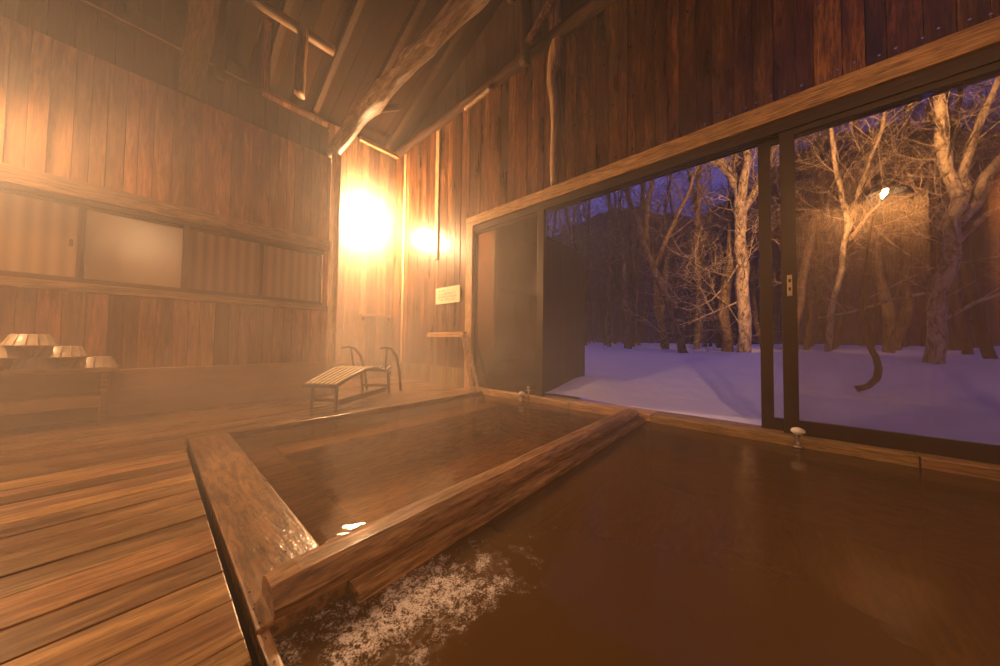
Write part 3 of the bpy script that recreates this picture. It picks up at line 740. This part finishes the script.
def pixel_limb(pxs, y, wob=0.):
    out = []
    for k, (px, py) in enumerate(pxs): out.append(on_y(px, py, y + wob*math.sin(k*1.3)))
    return out
def real_tree(name, label, mat, limbs, y, rnd_seed, ntw=30, tl=1.5, tr=.02, base=None, depth=2):
    """limbs: list of (pixel polyline, r0, r1, sideways depth wobble)"""
    rnd = random.Random(rnd_seed)
    bp = on_y(*limbs[0][0][0], y); gz = ground(bp.x, y)
    org = Vector((bp.x, y, gz))
    bm = B(); allp = []
    for li, (pl, r0, r1, wob) in enumerate(limbs):
        P = pixel_limb(pl, y, wob)
        if li == 0: P = [Vector((P[0].x, P[0].y, gz-.3))] + P
        P = [q-org for q in P]
        L = limb(bm, P, r0, r1); allp += [(L[k], (L[k]-L[k-1]), li) for k in range(len(L)//3 if li == 0 else 1, len(L))]
    for k in range(ntw):
        p, d, li = rnd.choice(allp)
        a = rnd.uniform(0, 6.28); d = d.normalized(); side = d.orthogonal().normalized(); side.rotate(Matrix.Rotation(a, 3, d))
        twigs(bm, p.copy(), d*.5+side+Vector((0, 0, .25)), tl*rnd.uniform(.6, 1.3), tr, depth, rnd)
    return tag(obj(name, bm, mat, None, True, org), label, 'tree')
real_tree('bare_tree', 'sturdy pale lit tree with forked crown left of the sliding door stiles', M['bark_pale'], [
    ([(745, 352), (743, 300), (741, 250), (739, 205), (733, 180)], .19, .14, 0),
    ([(734, 185), (722, 165), (712, 150), (700, 120), (690, 80)], .14, .06, .3),
    ([(740, 200), (746, 172), (750, 140), (752, 90)], .13, .05, -.3),
    ([(741, 215), (760, 190), (768, 165), (782, 130), (800, 90)], .11, .04, .3),
    ([(722, 165), (690, 158), (660, 150), (640, 140)], .06, .02, .4),
    ([(741, 260), (726, 285), (712, 300), (690, 310)], .035, .012, .2),
    ([(742, 300), (700, 318), (660, 332)], .03, .01, .3)], 12.0, 11, 46, 1.7, .026)
real_tree('bare_tree', 'leaning brown trunk left of the sturdy pale tree, in the open gap', M['bark_mid'], [
    ([(688, 362), (676, 330), (664, 290), (652, 260), (640, 232), (630, 205), (618, 170)], .14, .07, .2),
    ([(645, 240), (648, 200), (655, 160), (665, 110)], .09, .04, .2),
    ([(655, 268), (672, 225), (690, 190), (705, 150)], .07, .03, .3)], 10.5, 12, 26, 1.6, .022)
real_tree('bare_tree', 'slender pale forked birch behind the glass near the mirrored lamp', M['bark_pale'], [
    ([(828, 352), (832, 310), (840, 270), (847, 232), (843, 200), (836, 160), (832, 130), (826, 90)], .06, .03, 0),
    ([(847, 232), (858, 200), (868, 170), (880, 130), (890, 90)], .055, .02, .3),
    ([(850, 240), (868, 215), (885, 200)], .04, .015, .2)], 9.5, 13, 30, 1.3, .015)
real_tree('bare_tree', 'big pale tree with spreading limbs at the right picture edge', M['bark_pale'], [
    ([(935, 362), (938, 320), (942, 280), (950, 240), (958, 205)], .125, .09, 0),
    ([(956, 215), (950, 170), (945, 120), (938, 80), (925, 20)], .09, .045, .2),
    ([(956, 225), (975, 200), (992, 175), (1015, 150), (1050, 110)], .10, .06, .3),
    ([(948, 250), (968, 232), (990, 212), (1020, 195)], .045, .03, .3),
    ([(960, 205), (970, 160), (985, 110), (1000, 60)], .07, .03, .4),
    ([(942, 290), (900, 298), (860, 310), (820, 318)], .03, .012, .4),
    ([(946, 262), (905, 280), (865, 300)], .025, .01, .3),
    ([(944, 320), (975, 302), (1010, 290)], .03, .015, .3)], 8.6, 14, 26, 1.3, .015)
real_tree('bare_tree', 'straight grey trunk just left of the sturdy pale tree', M['bark_mid'], [
    ([(697, 352), (698, 300), (697, 240), (700, 180), (698, 110)], .12, .07, .1)], 14.0, 15, 16, 1.5, .02)
# bent sapling
bm = B(); P = [on_y(px, py, 6.6) for px, py in ((856, 389), (866, 386), (875, 378), (879, 368), (877, 358), (870, 345), (864, 325), (862, 290), (866, 250), (874, 215))]
o0 = P[0].copy(); limb(bm, [q-o0 for q in P], .045, .014)
rnd = random.Random(5)
for k in range(6): twigs(bm, P[5+k % 5]-o0, Vector((rnd.uniform(-1, 1), rnd.uniform(-1, 1), .6)), .6, .008, 1, rnd)
tag(obj('bent_sapling', bm, M['bark_dark'], None, True, o0), 'dark bent sapling hooked over the snow mound behind the glass', 'sapling')

# woods: prototypes, then copies
protos = []
for q in range(6):
    rnd = random.Random(100+q); bm = B(); P = [Vector((0, 0, -.3))]; cur = Vector((0, 0, 0))
    lean = Vector((rnd.uniform(-.14, .14), rnd.uniform(-.1, .1), 1))
    for k in range(6):
        cur = cur + lean*1.5 + Vector((rnd.uniform(-.15, .15), rnd.uniform(-.15, .15), 0)); P.append(cur.copy())
    L = limb(bm, P, rnd.uniform(.09, .15), .03, 6)
    for k in range(22):
        j = rnd.randrange(len(L)//4, len(L)); a = rnd.uniform(0, 6.28)
        twigs(bm, L[j].copy(), Vector((math.cos(a), math.sin(a), rnd.uniform(.1, .9))), rnd.uniform(1.0, 2.4), .028, 2 if k % 2 else 1, rnd, 4)
    bmesh.ops.recalc_face_normals(bm, faces=bm.faces)
    me = bpy.data.meshes.new('woodland_tree'); bm.to_mesh(me); bm.free(); me.materials.append(M['bark_dark'] if q % 3 else M['bark_mid']); protos.append(me)
rnd = random.Random(42)
spots = []
while len(spots) < 110:
    y = rnd.uniform(11.5, 30); a = rnd.uniform(-.78, .36); x = a*y + rnd.uniform(-.5, .5)
    if all((x-u)**2+(y-v)**2 > .9 for u, v in spots): spots.append((x, y))
for (x, y) in spots:
    o = bpy.data.objects.new('woodland_tree', rnd.choice(protos)); C.objects.link(o)
    o.location = (x, y, ground(x, y)); o.rotation_euler = (0, 0, rnd.uniform(0, 6.28)); sc1 = rnd.uniform(.8, 1.35); o.scale = (sc1, sc1, sc1)
    tag(o, 'thin dark bare tree among the many in the depth of the snowy woods', 'tree', 'bare trees in the depth of the woods')

# ================================================================== STEAM
s = NT('steam'); pv = s.n('ShaderNodeVolumeScatter'); pv.inputs['Color'].default_value = (1, .97, .93, 1)
tc = s.n('ShaderNodeTexCoord'); sx = s.n('ShaderNodeSeparateXYZ'); s.l(tc.outputs['Object'], sx.inputs[0])
def mr(v, a, b2, c0, c1):
    x = s.n('ShaderNodeMapRange', interpolation_type='SMOOTHSTEP', clamp=True)
    s.l(v, x.inputs[0])
    for k, q in enumerate((a, b2, c0, c1)): x.inputs[k+1].default_value = q
    return x.outputs[0]
g_low = mr(sx.outputs['Z'], .0, 1.9, 1.65, 1.0)       # thickest just over the water
gx = mr(sx.outputs['X'], -4.2, .5, 1.0, .16)          # thick by the far wall, thin by the open doors
gz = mr(sx.outputs['Z'], 2.4, 4.7, 1.0, .06)
n = s.n('ShaderNodeTexNoise', i_Scale=.8, i_Detail=4, i_Distortion=.5); s.l(tc.outputs['Object'], n.inputs['Vector'])
gn = mr(n.outputs[0], .32, .68, .45, 1.6)
dv = s.n('ShaderNodeVectorMath', operation='DISTANCE'); s.l(tc.outputs['Object'], dv.inputs[0]); dv.inputs[1].default_value = (-7.7, 3.5, 4.1)
glow_steam = mr(dv.outputs['Value'], .1, 1.5, LAMP_GLOW_STEAM, 0)  # denser ball added around the lamp to make its bloom
d = s.math('ADD', s.math('MULTIPLY', s.math('MULTIPLY', s.math('MULTIPLY', gx, gz), g_low), s.math('MULTIPLY', gn, STEAM_DENSITY)), glow_steam)
s.l(d, pv.inputs['Density']); pv.inputs['Anisotropy'].default_value = .35
s.l(pv.outputs[0], s.out.inputs['Volume']); M['steam'] = s.m
bm = B(); box(bm, -7.99, 3.04, -3.69, 4.70, -.02, 5.5)
st = obj('steam', bm, M['steam']); tag(st, 'warm steam filling the whole bath room', 'steam', kind='stuff')
